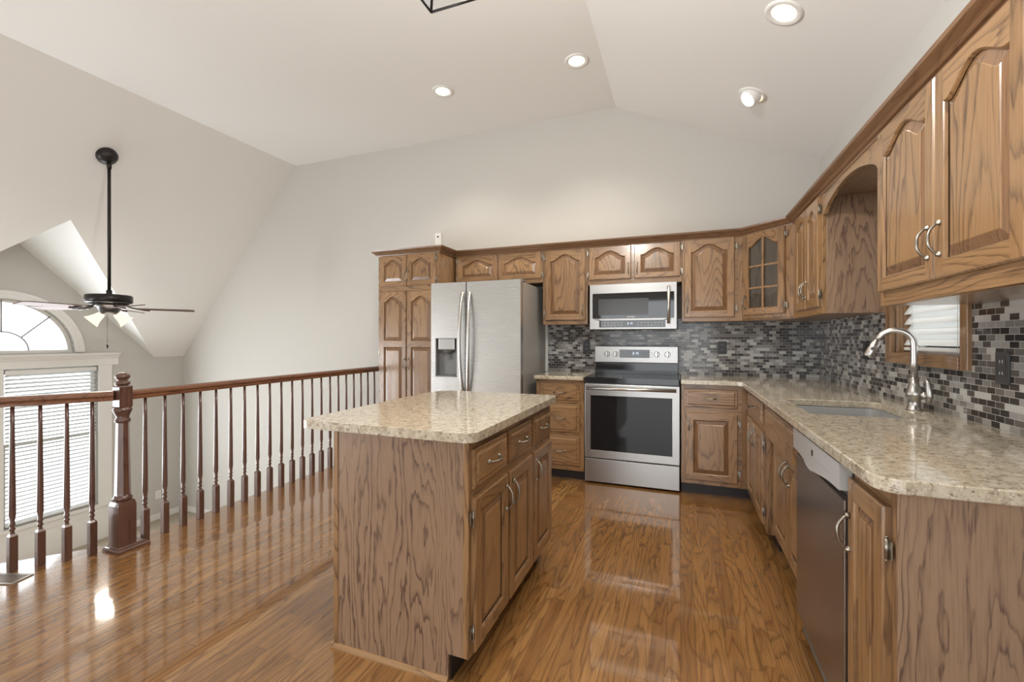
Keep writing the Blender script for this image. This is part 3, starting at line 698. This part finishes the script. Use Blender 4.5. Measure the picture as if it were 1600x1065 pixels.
SEG = {'0': 'abcdef', '1': 'bc', '2': 'abged', '3': 'abgcd', '4': 'fgbc', '5': 'afgcd', '6': 'afgedc', '7': 'abc', '8': 'abcdefg', '9': 'abcdfg'}
def digits(fr, txt, u, v, h, w_, parent):
    b = MB(); k = h*.13; wd = h*.5
    for ch in txt:
        if ch == ':':
            for q in (.3, .7): b.fbox(fr, u+.1*h, u+.2*h, v+h*q-k/2, v+h*q+k/2, w_, w_+.0006)
            u += h*.35; continue
        R = {'a': (0, wd, h-k, h), 'd': (0, wd, 0, k), 'g': (0, wd, h/2-k/2, h/2+k/2), 'f': (0, k, h/2, h), 'b': (wd-k, wd, h/2, h), 'e': (0, k, 0, h/2), 'c': (wd-k, wd, 0, h/2)}
        for s_ in SEG[ch]: b.fbox(fr, u+R[s_][0], u+R[s_][1], v+R[s_][2], v+R[s_][3], w_, w_+.0006)
        u += h*.72
    return b.build('clock_digits', DIGIT, parent, weld=False)
digits(G, '2:14', -.418, 1.090, .022, .0034, dp)
b = MB()
for r_ in range(3):
    for c_ in range(5):
        for ub in (-.530, -.345):
            b.fbox(G, ub+.022*c_, ub+.022*c_+.012, 1.070+.02*r_, 1.074+.02*r_, .0031, .0036)
b.build('keypad_marks', DMARK, dp, weld=False)
for u in (-.656, -.576, -.205, -.112):
    b = MB(); b.lathe([(.026, 0), (.026, -.006), (.022, -.008)], (u-.0, 4.249, 1.094), 24, 'Y'); k = b.build('knob', STEEL, bg)
    b = MB(); b.fbox(G, u-.009, u+.009, 1.068, 1.120, .007, .030); b.build('grip', CHROME, k, .004)

# microwave
t = thing('microwave', (-.40, 4.17, 1.32), 'stainless over-the-range microwave under the short wall cabinet', 'microwave')
MW = Fr((0, 3.985, 0), (1, 0, 0))
b = MB(); b.box(-.768, -.030, 4.0, 4.36, 1.322, 1.722); b.build('body', DGREY, t)
b = MB(); b.plate([(-.768, 1.320), (-.030, 1.320), (-.030, 1.722), (-.768, 1.722)], [rrect(-.742, -.052, 1.416, 1.638, .008), rrect(-.680, -.124, 1.338, 1.398, .004)], MW, -.014, .008); md = b.build('door', STEEL, t, .003)
b = MB(); b.fbox(MW, -.742, -.052, 1.416, 1.638, -.012, .004); wn_ = b.build('window', GLASSB, md)
b = MB(); b.fbox(MW, -.690, -.262, 1.446, 1.590, .0042, .0046); b.build('viewing_screen', MWG, wn_)
b = MB(); b.fbox(MW, -.680, -.124, 1.338, 1.398, -.012, .003); cpn = b.build('control_strip', GLASSB, md)
digits(MW, '2:14', -.436, 1.362, .018, .0034, cpn)
b = MB()
for c_ in range(19):
    for r_ in range(2):
        u = -.668+.0285*c_
        if -.47 < u < -.36: continue
        b.fbox(MW, u, u+.014, 1.354+.022*r_, 1.358+.022*r_, .0032, .0036)
b.build('keypad_marks', MARK, cpn, weld=False)
b = MB(); bx_ = -.440
for k in range(9): b.fbox(MW, bx_+.0075*k, bx_+.0075*k+.005, 1.424, 1.434, .0042, .0048)
b.build('maker_mark', MARK, wn_, weld=False)
b = MB(); b.tube([MW(-.095, 1.366, .045), MW(-.095, 1.685, .045)], .0125, 14)
for v in (1.385, 1.665): b.tube([MW(-.095, v, .006), MW(-.095, v, .045)], .008, 10)
b.build('handle', CHROME, md)

# refrigerator
t = thing('refrigerator', (-1.735, 3.98, 0), 'stainless side-by-side refrigerator with a water and ice dispenser', 'refrigerator')
b = MB(); b.box(-2.176, -1.292, 3.672, 4.33, .03, 1.735); b.build('body', SIDEG, t, .006)
FG = Fr((0, 3.655, 0), (1, 0, 0))
def fdoor(name, u0, u1, holes=()):
    b = MB(); b.plate(rrect(u0, u1, .09, 1.752, .012), holes, FG, 0, .072); return b.build(name, STEELZ, t, .014, 4)
DU = (-2.131, -1.908, .886, 1.243)
fl = fdoor('freezer_door', -2.178, -1.818, [rrect(DU[0], DU[1], DU[2], DU[3], .012)]); frr = fdoor('refrigerator_door', -1.808, -1.290)
b = MB(); b.box(-2.17, -1.296, 3.656, 3.671, .10, 1.735); b.build('gasket', DGREY, t)
b = MB(); b.fbox(FG, DU[0], DU[1], DU[2], DU[3], .004, .010)
for q in ((DU[0], DU[0]+.006, DU[2], DU[3]), (DU[1]-.006, DU[1], DU[2], DU[3]), (DU[0], DU[1], DU[3]-.006, DU[3]), (DU[0], DU[1], DU[2], DU[2]+.012)): b.fbox(FG, *q, .010, .073)
dsp = b.build('dispenser', plain('dispenser_grey', (.20, .205, .205), .35), fl)
b = MB(); b.fbox(FG, DU[0]+.030, DU[1]-.024, 1.135, 1.240, .012, .071); b.build('dispenser_housing', STEEL, dsp, .005)
b = MB(); cu = (DU[0]+DU[1])/2+.005; b.grid([[FG(cu+r*math.cos(2*PI*k/16), v, .042+r*.6*math.sin(2*PI*k/16)) for k in range(16)] for r, v in ((.06, 1.138), (.04, 1.115), (.018, 1.10))], cap1=True)
b.fbox(FG, cu-.010, cu+.010, 1.04, 1.105, .030, .036); b.build('dispenser_spout', DGREY, dsp)
for nm, pr_, us in (('handle', fl, -1.846), ('handle', frr, -1.778)):
    b = MB(); s_ = -1 if us < -1.81 else 1; rings = []
    for k in range(25):
        q = k/24; v = .715+(1.665-.715)*q; ww = .078+.052*math.sin(PI*q)**.55; uu = us + s_*.016*(math.sin(PI*q)) - s_*.012*(1-q)
        hw = .016
        rings.append([FG(uu-hw, v, ww-.010), FG(uu-hw*.8, v, ww+.006), FG(uu, v, ww+.010), FG(uu+hw*.8, v, ww+.006), FG(uu+hw, v, ww-.010)])
    b.grid(rings, smooth=True, cap0=True, cap1=True)
    for v in (.735, 1.645): b.fbox(FG, us-.011, us+.011, v-.018, v+.018, .071, .085)
    b.build(nm, CHROME, pr_)
b = MB()
for k in range(7): b.fbox(FG, -1.398+.011*k, -1.390+.011*k, 1.664, 1.676, .0722, .0728)
b.build('maker_mark', GREY, frr, weld=False)
for u in (-2.13, -1.33):
    b = MB(); b.box(u-.035, u+.035, 3.62, 3.74, 1.740, 1.762); b.build('hinge_cover', DGREY, t, .006)
b = MB(); b.box(-2.16, -1.30, 3.66, 3.70, .012, .085); b.build('kick_grille', DGREY, t)

# ------------------------------------------------------------------ island
ix0, ix1, iy0, iy1 = -1.305, -.702, 1.408, 2.445
t = thing('kitchen_island', (-1.0, 1.93, 0), 'oak kitchen island cabinet with three drawers over three doors', 'island')
b = MB(); IS = Fr((ix1, 0, 0), (0, 1, 0))
b.box(ix0, ix1-.02, iy0+.008, iy1, .10, .876); b.box(ix0, -.785, iy0+.008, iy1, .0, .10); b.build('carcass', OAKZ, t)
b = MB(); b.plate([(ix0, 0), (-.785, 0), (-.785, .10), (ix1-.020, .10), (ix1-.020, .876), (ix0, .876)], [], lambda x, z, q: (x, iy0+q, z), 0, .007); b.build('end_panel', VEN, t)
b = MB(); b.box(ix0-.002, ix0+.02, iy0-.004, iy0+.012, .0, .876); b.build('corner_strip', OAKZ, t, .003)
frame_plate(t, IS, iy0-.002, iy1, .10, .876, -.022, 0, OAKY, .036)
b = MB()
pf = [(0, 0), (.014, 0), (.013, .006), (.009, .012), (.004, .017), (0, .018)]
b.grid([[(x_, iy0-o, z) for o, z in pf] for x_ in (ix0-.012, -.785)], smooth=False, cap0=True, cap1=True)
b.grid([[(ix0-o, y_, z) for o, z in pf] for y_ in (iy0-.012, iy1)], smooth=False, cap0=True, cap1=True)
b.build('shoe_molding', OAKX, t)
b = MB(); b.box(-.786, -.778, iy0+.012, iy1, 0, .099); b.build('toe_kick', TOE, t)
d3 = [(1.428, 1.745), (1.772, 2.078), (2.104, 2.412)]
for k, (u0, u1) in enumerate(d3):
    drawer(t, IS, u0, u1, .700, .842, .0005, OAKY)
    hu = (u1-.026, u0+.026, u0+.026)[k]; hs = (-1, 1, 1)[k]
    door(t, IS, u0-.004, u1+.004, .118, .668, .0005, OAKY, stile=.052, brail=.052, trail=.052, handle=(hu, .575), hinges=(hs, (.19, .60)))
o = MB(); pts = rrect(-1.440, -.662, 1.362, 2.475, [.035, .05, .05, .16], 8)
o.plate(pts, [], lambda x, y, q: (x, y, q), CU, CT); o = o.build('countertop', GRANITE, None, .008, 3)
tag(o, 'speckled cream granite slab lying on the oak island', 'countertop', 'granite countertops')

# ------------------------------------------------------------------ railing
t = thing('railing', (-3.08, 1.62, 0), 'dark stained wood railing with newel post and turned balusters', 'railing')
NX, NY = -3.078, 1.615
b = MB(); sq = lambda h, z: [(NX-h, NY-h, z), (NX+h, NY-h, z), (NX+h, NY+h, z), (NX-h, NY+h, z)]
b.grid([sq(.046, .02), sq(.046, .262), sq(.040, .285), sq(.030, .292)], smooth=False, cap0=True, cap1=True)
b.lathe([(.030, .285), (.046, .296), (.048, .303), (.040, .312), (.038, .322)], (NX, NY, 0), 20)
b.lathe([(.040, .318), (.0385, .33), (.031, .745)], (NX, NY, 0), 8, smooth=False, a0=PI/8)
b.lathe([(.031, .745), (.038, .752), (.038, .762), (.031, .772), (.034, .79), (.044, .812), (.047, .822), (.040, .832), (.034, .838)], (NX, NY, 0), 20)
b.grid([sq(.030, .832), sq(.0335, .840), sq(.0335, .955), sq(.030, .963)], smooth=False, cap0=True, cap1=True)
nw = b.build('newel_post', RAILW, t)
b = MB(); b.lathe([(.022, .962), (.034, .968), (.038, .977), (.034, .985), (.024, .990), (.022, .995), (.030, 1.002), (.037, 1.012), (.036, 1.022), (.026, 1.032), (.010, 1.038)], (NX, NY, 0), 22); b.build('finial', RAILW, nw)
b = MB(); pl = lambda i, z: [(NX-.075+i, NY-.062+i, z), (NX+.075-i, NY-.062+i, z), (NX+.075-i, NY+.105-i, z), (NX-.075+i, NY+.105-i, z)]
b.grid([pl(0, 0), pl(0, .012), pl(.008, .018), pl(.010, .024), pl(.020, .030)], smooth=False, cap0=True, cap1=True); b.build('base_plate', RAILW, nw)
RP = [(-.030, .878), (.030, .878), (.031, .892), (.024, .898), (.031, .908), (.028, .922), (.012, .932), (-.012, .932), (-.028, .922), (-.031, .908), (-.024, .898), (-.031, .892)]
RA_, RB_ = (-3.078, 1.645), (-3.165, YB-.004)
b = MB(); b.sweep([RA_, RB_], RP); b.build('handrail', HANDR, t)
RC, RD = (-3.100, 1.585), (-3.90, .40)
b = MB(); b.sweep([RC, RD], RP); b.build('handrail', HANDR, t)
def baluster(x, y):
    b = MB(); h = .0165; ang = .04
    b.grid([[(x+sx*q, y+sy*q, z) for sx, sy in ((-1, -1), (1, -1), (1, 1), (-1, 1))] for q, z in ((h, .001), (h, .188), (h*.62, .200))], smooth=False, cap0=True, cap1=True)
    b.lathe([(.010, .196), (.0105, .203), (.0075, .212), (.0125, .222), (.0125, .228), (.008, .237), (.0125, .246), (.0125, .252), (.0095, .262), (.0145, .30), (.0135, .45), (.010, .75), (.0085, .882)], (x, y, 0), 12)
    return b.build('baluster', RAILW, t)
n = 24
ys = [1.735+.1135*k for k in range(n)]
for y in ys:
    if y < YB-.05: q = (y-RA_[1])/(RB_[1]-RA_[1]); baluster(RA_[0]+(RB_[0]-RA_[0])*q-.002, y)
dl = Vector((RD[0]-RC[0], RD[1]-RC[1])).normalized()
for k in range(6):
    s_ = .095+.104*k; baluster(RC[0]+dl.x*s_, RC[1]+dl.y*s_)

# floor register
t = thing('floor_register', (-3.22, 1.22, 0), 'bronze floor register let into the planks beside the railing', 'floor vent')
A = Vector((-3.171, 1.274)); D_ = Vector((-.172, -.070)).normalized(); D_ = Vector((-.70, -.714)).normalized()
B_ = Vector((.714, -.70))
c0 = Vector((-3.175, 1.272, 0)); U_ = Vector((-.945, -.32, 0)).normalized(); V_ = Vector((.32, -.945, 0)).normalized()
mp = lambda a, c, q: c0 + U_*a + V_*c + Vector((0, 0, q))
holes = [[(.018+.0145*k, .012), (.0275+.0145*k, .012), (.0275+.0145*k, .088), (.018+.0145*k, .088)] for k in range(18)]
b = MB(); b.plate([(0, 0), (.30, 0), (.30, .10), (0, .10)], holes, mp, .001, .005); b.build('grille', plain('register_metal', (.30, .26, .22), .45, .3), t)
b = MB(); b.plate([(.015, .01), (.285, .01), (.285, .09), (.015, .09)], [], mp, .0005, .0012); b.build('duct_shade_sheet', BLACK, t)  # black sheet under the slots paints the shade inside the duct

# ------------------------------------------------------------------ ceiling fan
FXc, FYc = -5.13, 2.562
zc = ZE+LK*(FXc-XL)
t = thing('ceiling_fan', (FXc, FYc, zc), 'five-blade ceiling fan with lit bell shades hanging on a long dark rod', 'ceiling fan')
b = MB(); nv = Vector((LK, 0, -1)).normalized(); cpt = Vector((FXc, FYc, zc)); ax2 = Vector((0, 1, 0)); ax1 = nv.cross(ax2)
b.grid([[cpt+nv*h+(ax1*math.cos(2*PI*k/24)+ax2*math.sin(2*PI*k/24))*r for k in range(24)] for r, h in ((.085, .0), (.084, .02), (.066, .05), (.035, .068), (.012, .075))], cap0=True, cap1=True); b.build('canopy', BRONZE, t)
rx = FXc+.04
b = MB(); b.tube([(rx, FYc, zc-.02), (rx, FYc, 1.66)], .0135, 12); b.tube([(rx, FYc, zc-.13), (rx, FYc, zc-.08)], .019, 12); b.tube([(rx, FYc, 1.64), (rx, FYc, 1.70)], .022, 12); b.build('downrod', BRONZE, t)
b = MB(); b.lathe([(.05, 1.663), (.165, 1.652), (.175, 1.64), (.175, 1.585), (.165, 1.575), (.10, 1.572)], (rx, FYc, 0), 32); b.build('motor_housing', BRONZE, t)
b = MB(); b.lathe([(.15, 1.574), (.13, 1.548), (.09, 1.54), (.075, 1.50), (.06, 1.47)], (rx, FYc, 0), 28); b.build('light_kit', BRONZE, t)
for k in range(5):
    a = -PSI*-1 + math.radians(40+72*k); cA, sA = math.cos(a), math.sin(a)
    f = lambda r, s_, z: (rx+cA*r-sA*s_, FYc+sA*r+cA*s_, z)
    b = MB(); n_ = 16; up = []; lo = []
    for q in range(n_+1):
        r = .21+.45*q/n_; hw = (.052+.026*q/n_)*(1 if q < n_-2 else (1, .93, .75)[q-n_+2]); tl = .16
        up.append([f(r, -hw, 1.532-hw*tl), f(r, hw, 1.532+hw*tl), f(r, hw, 1.525+hw*tl), f(r, -hw, 1.525-hw*tl)])
    b.grid(up, smooth=False, cap0=True, cap1=True); bl = b.build('blade', BLADE, t)
    b = MB(); b.tube([f(.10, 0, 1.560), f(.17, 0, 1.535), f(.25, .018, 1.522), f(.30, .030, 1.520)], .007, 8); b.tube([f(.17, 0, 1.535), f(.25, -.018, 1.518), f(.30, -.030, 1.514)], .007, 8); b.build('blade_iron', BRONZE, bl)
for az in (40, 226):
    a = math.radians(20.9+az); d_ = Vector((math.cos(a), math.sin(a), 0)); ax = (d_*.72+Vector((0, 0, -.70))).normalized(); p0 = Vector((rx, FYc, 1.475))+d_*.046
    s1 = ax.cross(Vector((0, 0, 1))).normalized(); s2 = ax.cross(s1)
    b = MB(); b.grid([[p0+ax*h+(s1*math.cos(2*PI*j/20)+s2*math.sin(2*PI*j/20))*r for j in range(20)] for r, h in ((.022, 0), (.030, .015), (.038, .05), (.050, .085), (.066, .115), (.064, .114), (.046, .08))]); b.build('lamp_shade', SHADE, t)
b = MB(); b.tube([(rx+.03, FYc-.03, 1.48), (rx+.03, FYc-.03, 1.19)], .0015, 6); b.lathe([(.002, 1.19), (.007, 1.18), (.008, 1.16), (.003, 1.145)], (rx+.03, FYc-.03, 0), 10); b.build('pull_chain', BRONZE, t)
l = bpy.data.lights.new('fan_lamp', 'POINT'); l.energy = 9; l.color = (1, .90, .76); l.shadow_soft_size = .13; o = bpy.data.objects.new('fan_lamp', l); COL.objects.link(o); o.location = (rx, FYc, 1.28)

# ------------------------------------------------------------------ recessed ceiling lights
def can(x, y, label, tilt=False):
    slope = x > XA; z = ZF-RK*(x-XA) if slope else ZF
    nrm = Vector((-RK, 0, -1)).normalized() if slope else Vector((0, 0, -1))
    a1 = Vector((0, 1, 0)); a2 = nrm.cross(a1); c = Vector((x, y, z))
    t = thing('recessed_light', (x, y, z), label, 'recessed light', 'recessed ceiling lights')
    ring = lambda r, h, cc=c, N_=nrm, p=a1, q=a2: [cc+N_*h+(p*math.cos(2*PI*k/32)+q*math.sin(2*PI*k/32))*r for k in range(32)]
    b = MB(); b.grid([ring(.098, 0), ring(.096, .006), ring(.082, .009), ring(.066, .003), ring(.062, .0015)]); b.build('trim_ring', WHITE, t)
    if tilt:
        N2 = (nrm + Vector((-.55, -.35, 0))).normalized(); p = N2.cross(Vector((0, 0, 1))).normalized(); q = N2.cross(p)
        R2 = lambda r, h: ring(r, h, c, N2, p, q)
        b = MB(); b.grid([R2(.066, -.01), R2(.066, .045), R2(.056, .055), R2(.052, .048)]); b.build('eyeball', WHITE, t)
        b = MB(); b.face(R2(.054, .047)); b.build('lamp_lens', BULB, t); nrm2 = N2
    else:
        b = MB(); b.face(ring(.0635, .0022)); b.build('lamp_lens', BULB, t); nrm2 = nrm
    l = bpy.data.lights.new('can_beam', 'SPOT'); l.energy = 45; l.spot_size = 2.1; l.spot_blend = .8; l.color = (1, .91, .78); l.shadow_soft_size = .06
    o = bpy.data.objects.new('can_beam', l); COL.objects.link(o); o.location = c+nrm2*.075; o.rotation_euler = nrm2.to_track_quat('-Z', 'Y').to_euler()
can(-2.026, 3.533, 'glowing recessed light on the flat ceiling above the refrigerator side')
can(-.789, 3.533, 'glowing recessed light on the flat ceiling just beside the ridge line')
can(.518, 2.738, 'larger-looking recessed light on the right ceiling slope, flush and nearer the camera')
can(.486, 3.609, 'tilted eyeball recessed light on the right ceiling slope toward the back wall', True)

# lantern pendant over the island
lx0, lx1, ly0, ly1, lz = -.79, -.46, .97, 1.30, 2.345
t = thing('pendant_lantern', ((lx0+lx1)/2, (ly0+ly1)/2, lz), 'dark metal square lantern pendant with clear glass hanging overhead', 'pendant light')
b = MB(); r = .0045; h1 = lz+.36; cx, cy = (lx0+lx1)/2, (ly0+ly1)/2
cor = [(lx0, ly0), (lx1, ly0), (lx1, ly1), (lx0, ly1)]
top = [(cx+(x-cx)*.62, cy+(y-cy)*.62) for x, y in cor]
for k in range(4):
    p, q = cor[k], cor[(k+1) % 4]; pt, qt = top[k], top[(k+1) % 4]
    b.tube([(*p, lz), (*q, lz)], r, 6); b.tube([(*pt, h1), (*qt, h1)], r, 6); b.tube([(*p, lz), (*pt, h1)], r, 6); b.tube([(*pt, h1), (cx, cy, h1+.12)], r, 6)
b.build('cage', BRONZE, t)
b = MB()
for k in range(4):
    p, q = cor[k], cor[(k+1) % 4]; pt, qt = top[k], top[(k+1) % 4]; b.face([(*p, lz), (*q, lz), (*qt, h1), (*pt, h1)])
b.build('glass', PANE, t)
b = MB(); b.tube([(cx, cy, h1+.10), (cx, cy, ZF-.02-max(0, RK*(cx-XA)))], .006, 8); b.build('stem', BRONZE, t)
b = MB(); b.lathe([(.065, ZF-RK*max(0, cx-XA)-.002), (.062, ZF-RK*max(0, cx-XA)-.022), (.02, ZF-RK*max(0, cx-XA)-.035)], (cx, cy, 0), 24); b.build('canopy', BRONZE, t)
l = bpy.data.lights.new('lantern_lamp', 'POINT'); l.energy = 115; l.color = (1, .96, .90); l.shadow_soft_size = .07; o = bpy.data.objects.new('lantern_lamp', l); COL.objects.link(o); o.location = (cx, cy, h1-.03)
for dx, dy in ((-.04, -.04), (.04, -.04), (0, .05)):
    b = MB(); b.tube([(cx+dx, cy+dy, h1-.20), (cx+dx, cy+dy, h1-.10)], .011, 10); b.tube([(cx+dx, cy+dy, h1-.10), (cx+dx, cy+dy, h1+.02), (cx, cy, h1+.10)], .004, 6); b.build('candle_socket', OUTW, t)

# ------------------------------------------------------------------ outlets and the small sensor
def outlet(fr, u, v, label, m, w_=.072, h=.115, w0=0.0, name='wall_outlet', dark=BLACK):
    p = fr(u, v, w0); t = thing(name, p, label, 'outlet', 'wall outlets')
    b = MB(); b.plate(rrect(u-w_/2, u+w_/2, v-h/2, v+h/2, .006, 3), [], lambda a, c, q: fr(a, c, q), w0, w0+.006); pl_ = b.build('cover_plate', m, t, .002)
    for s_ in (-.021, .021):
        b = MB(); b.fbox(fr, u-.017, u+.017, v+s_-.015, v+s_+.015, w0+.006, w0+.008); so = b.build('receptacle', m, t, .003)
        b = MB()
        for q in (-.007, .007): b.fbox(fr, u+q-.0015, u+q+.0015, v+s_-.002, v+s_+.008, w0+.008, w0+.0084)
        b.build('slot', dark, so)
BW = Fr((0, YB-.008, 0), (1, 0, 0)); RW = RT(XR-.008)
outlet(BW, -.875, 1.157, 'black outlet on the mosaic tile left of the range', BLACK, dark=GREY)
outlet(BW, .347, 1.157, 'black outlet on the mosaic tile right of the range, under the wall cabinet', BLACK, dark=GREY)
outlet(RW, -3.365, 1.165, 'black outlet on the right-wall tile in the corner beyond the faucet', BLACK, dark=GREY)
outlet(RW, -2.108, 1.133, 'charcoal outlet on the right-wall tile near the sink window', CHARC, dark=OUTW)
outlet(Fr((XL, 0, 0), (0, 1, 0)), 4.04, -.96, 'white outlet low on the grey wall beside the left window', OUTW, dark=GREY)
t = thing('wall_sensor', (-2.557, YB-.015, 2.30), 'small white sensor box on the wall above the pantry cabinet', 'sensor')
WB = Fr((0, YB, 0), (1, 0, 0))
b = MB(); b.fbox(WB, -2.595, -2.520, 2.20, 2.427, 0, .03); b.build('housing', OUTW, t, .006)
b = MB(); b.lathe([(.011, 0), (.011, -.003), (.007, -.006)], (-2.556, YB-.0295, 2.385), 16, 'Y'); b.build('lens', LENSD, t)
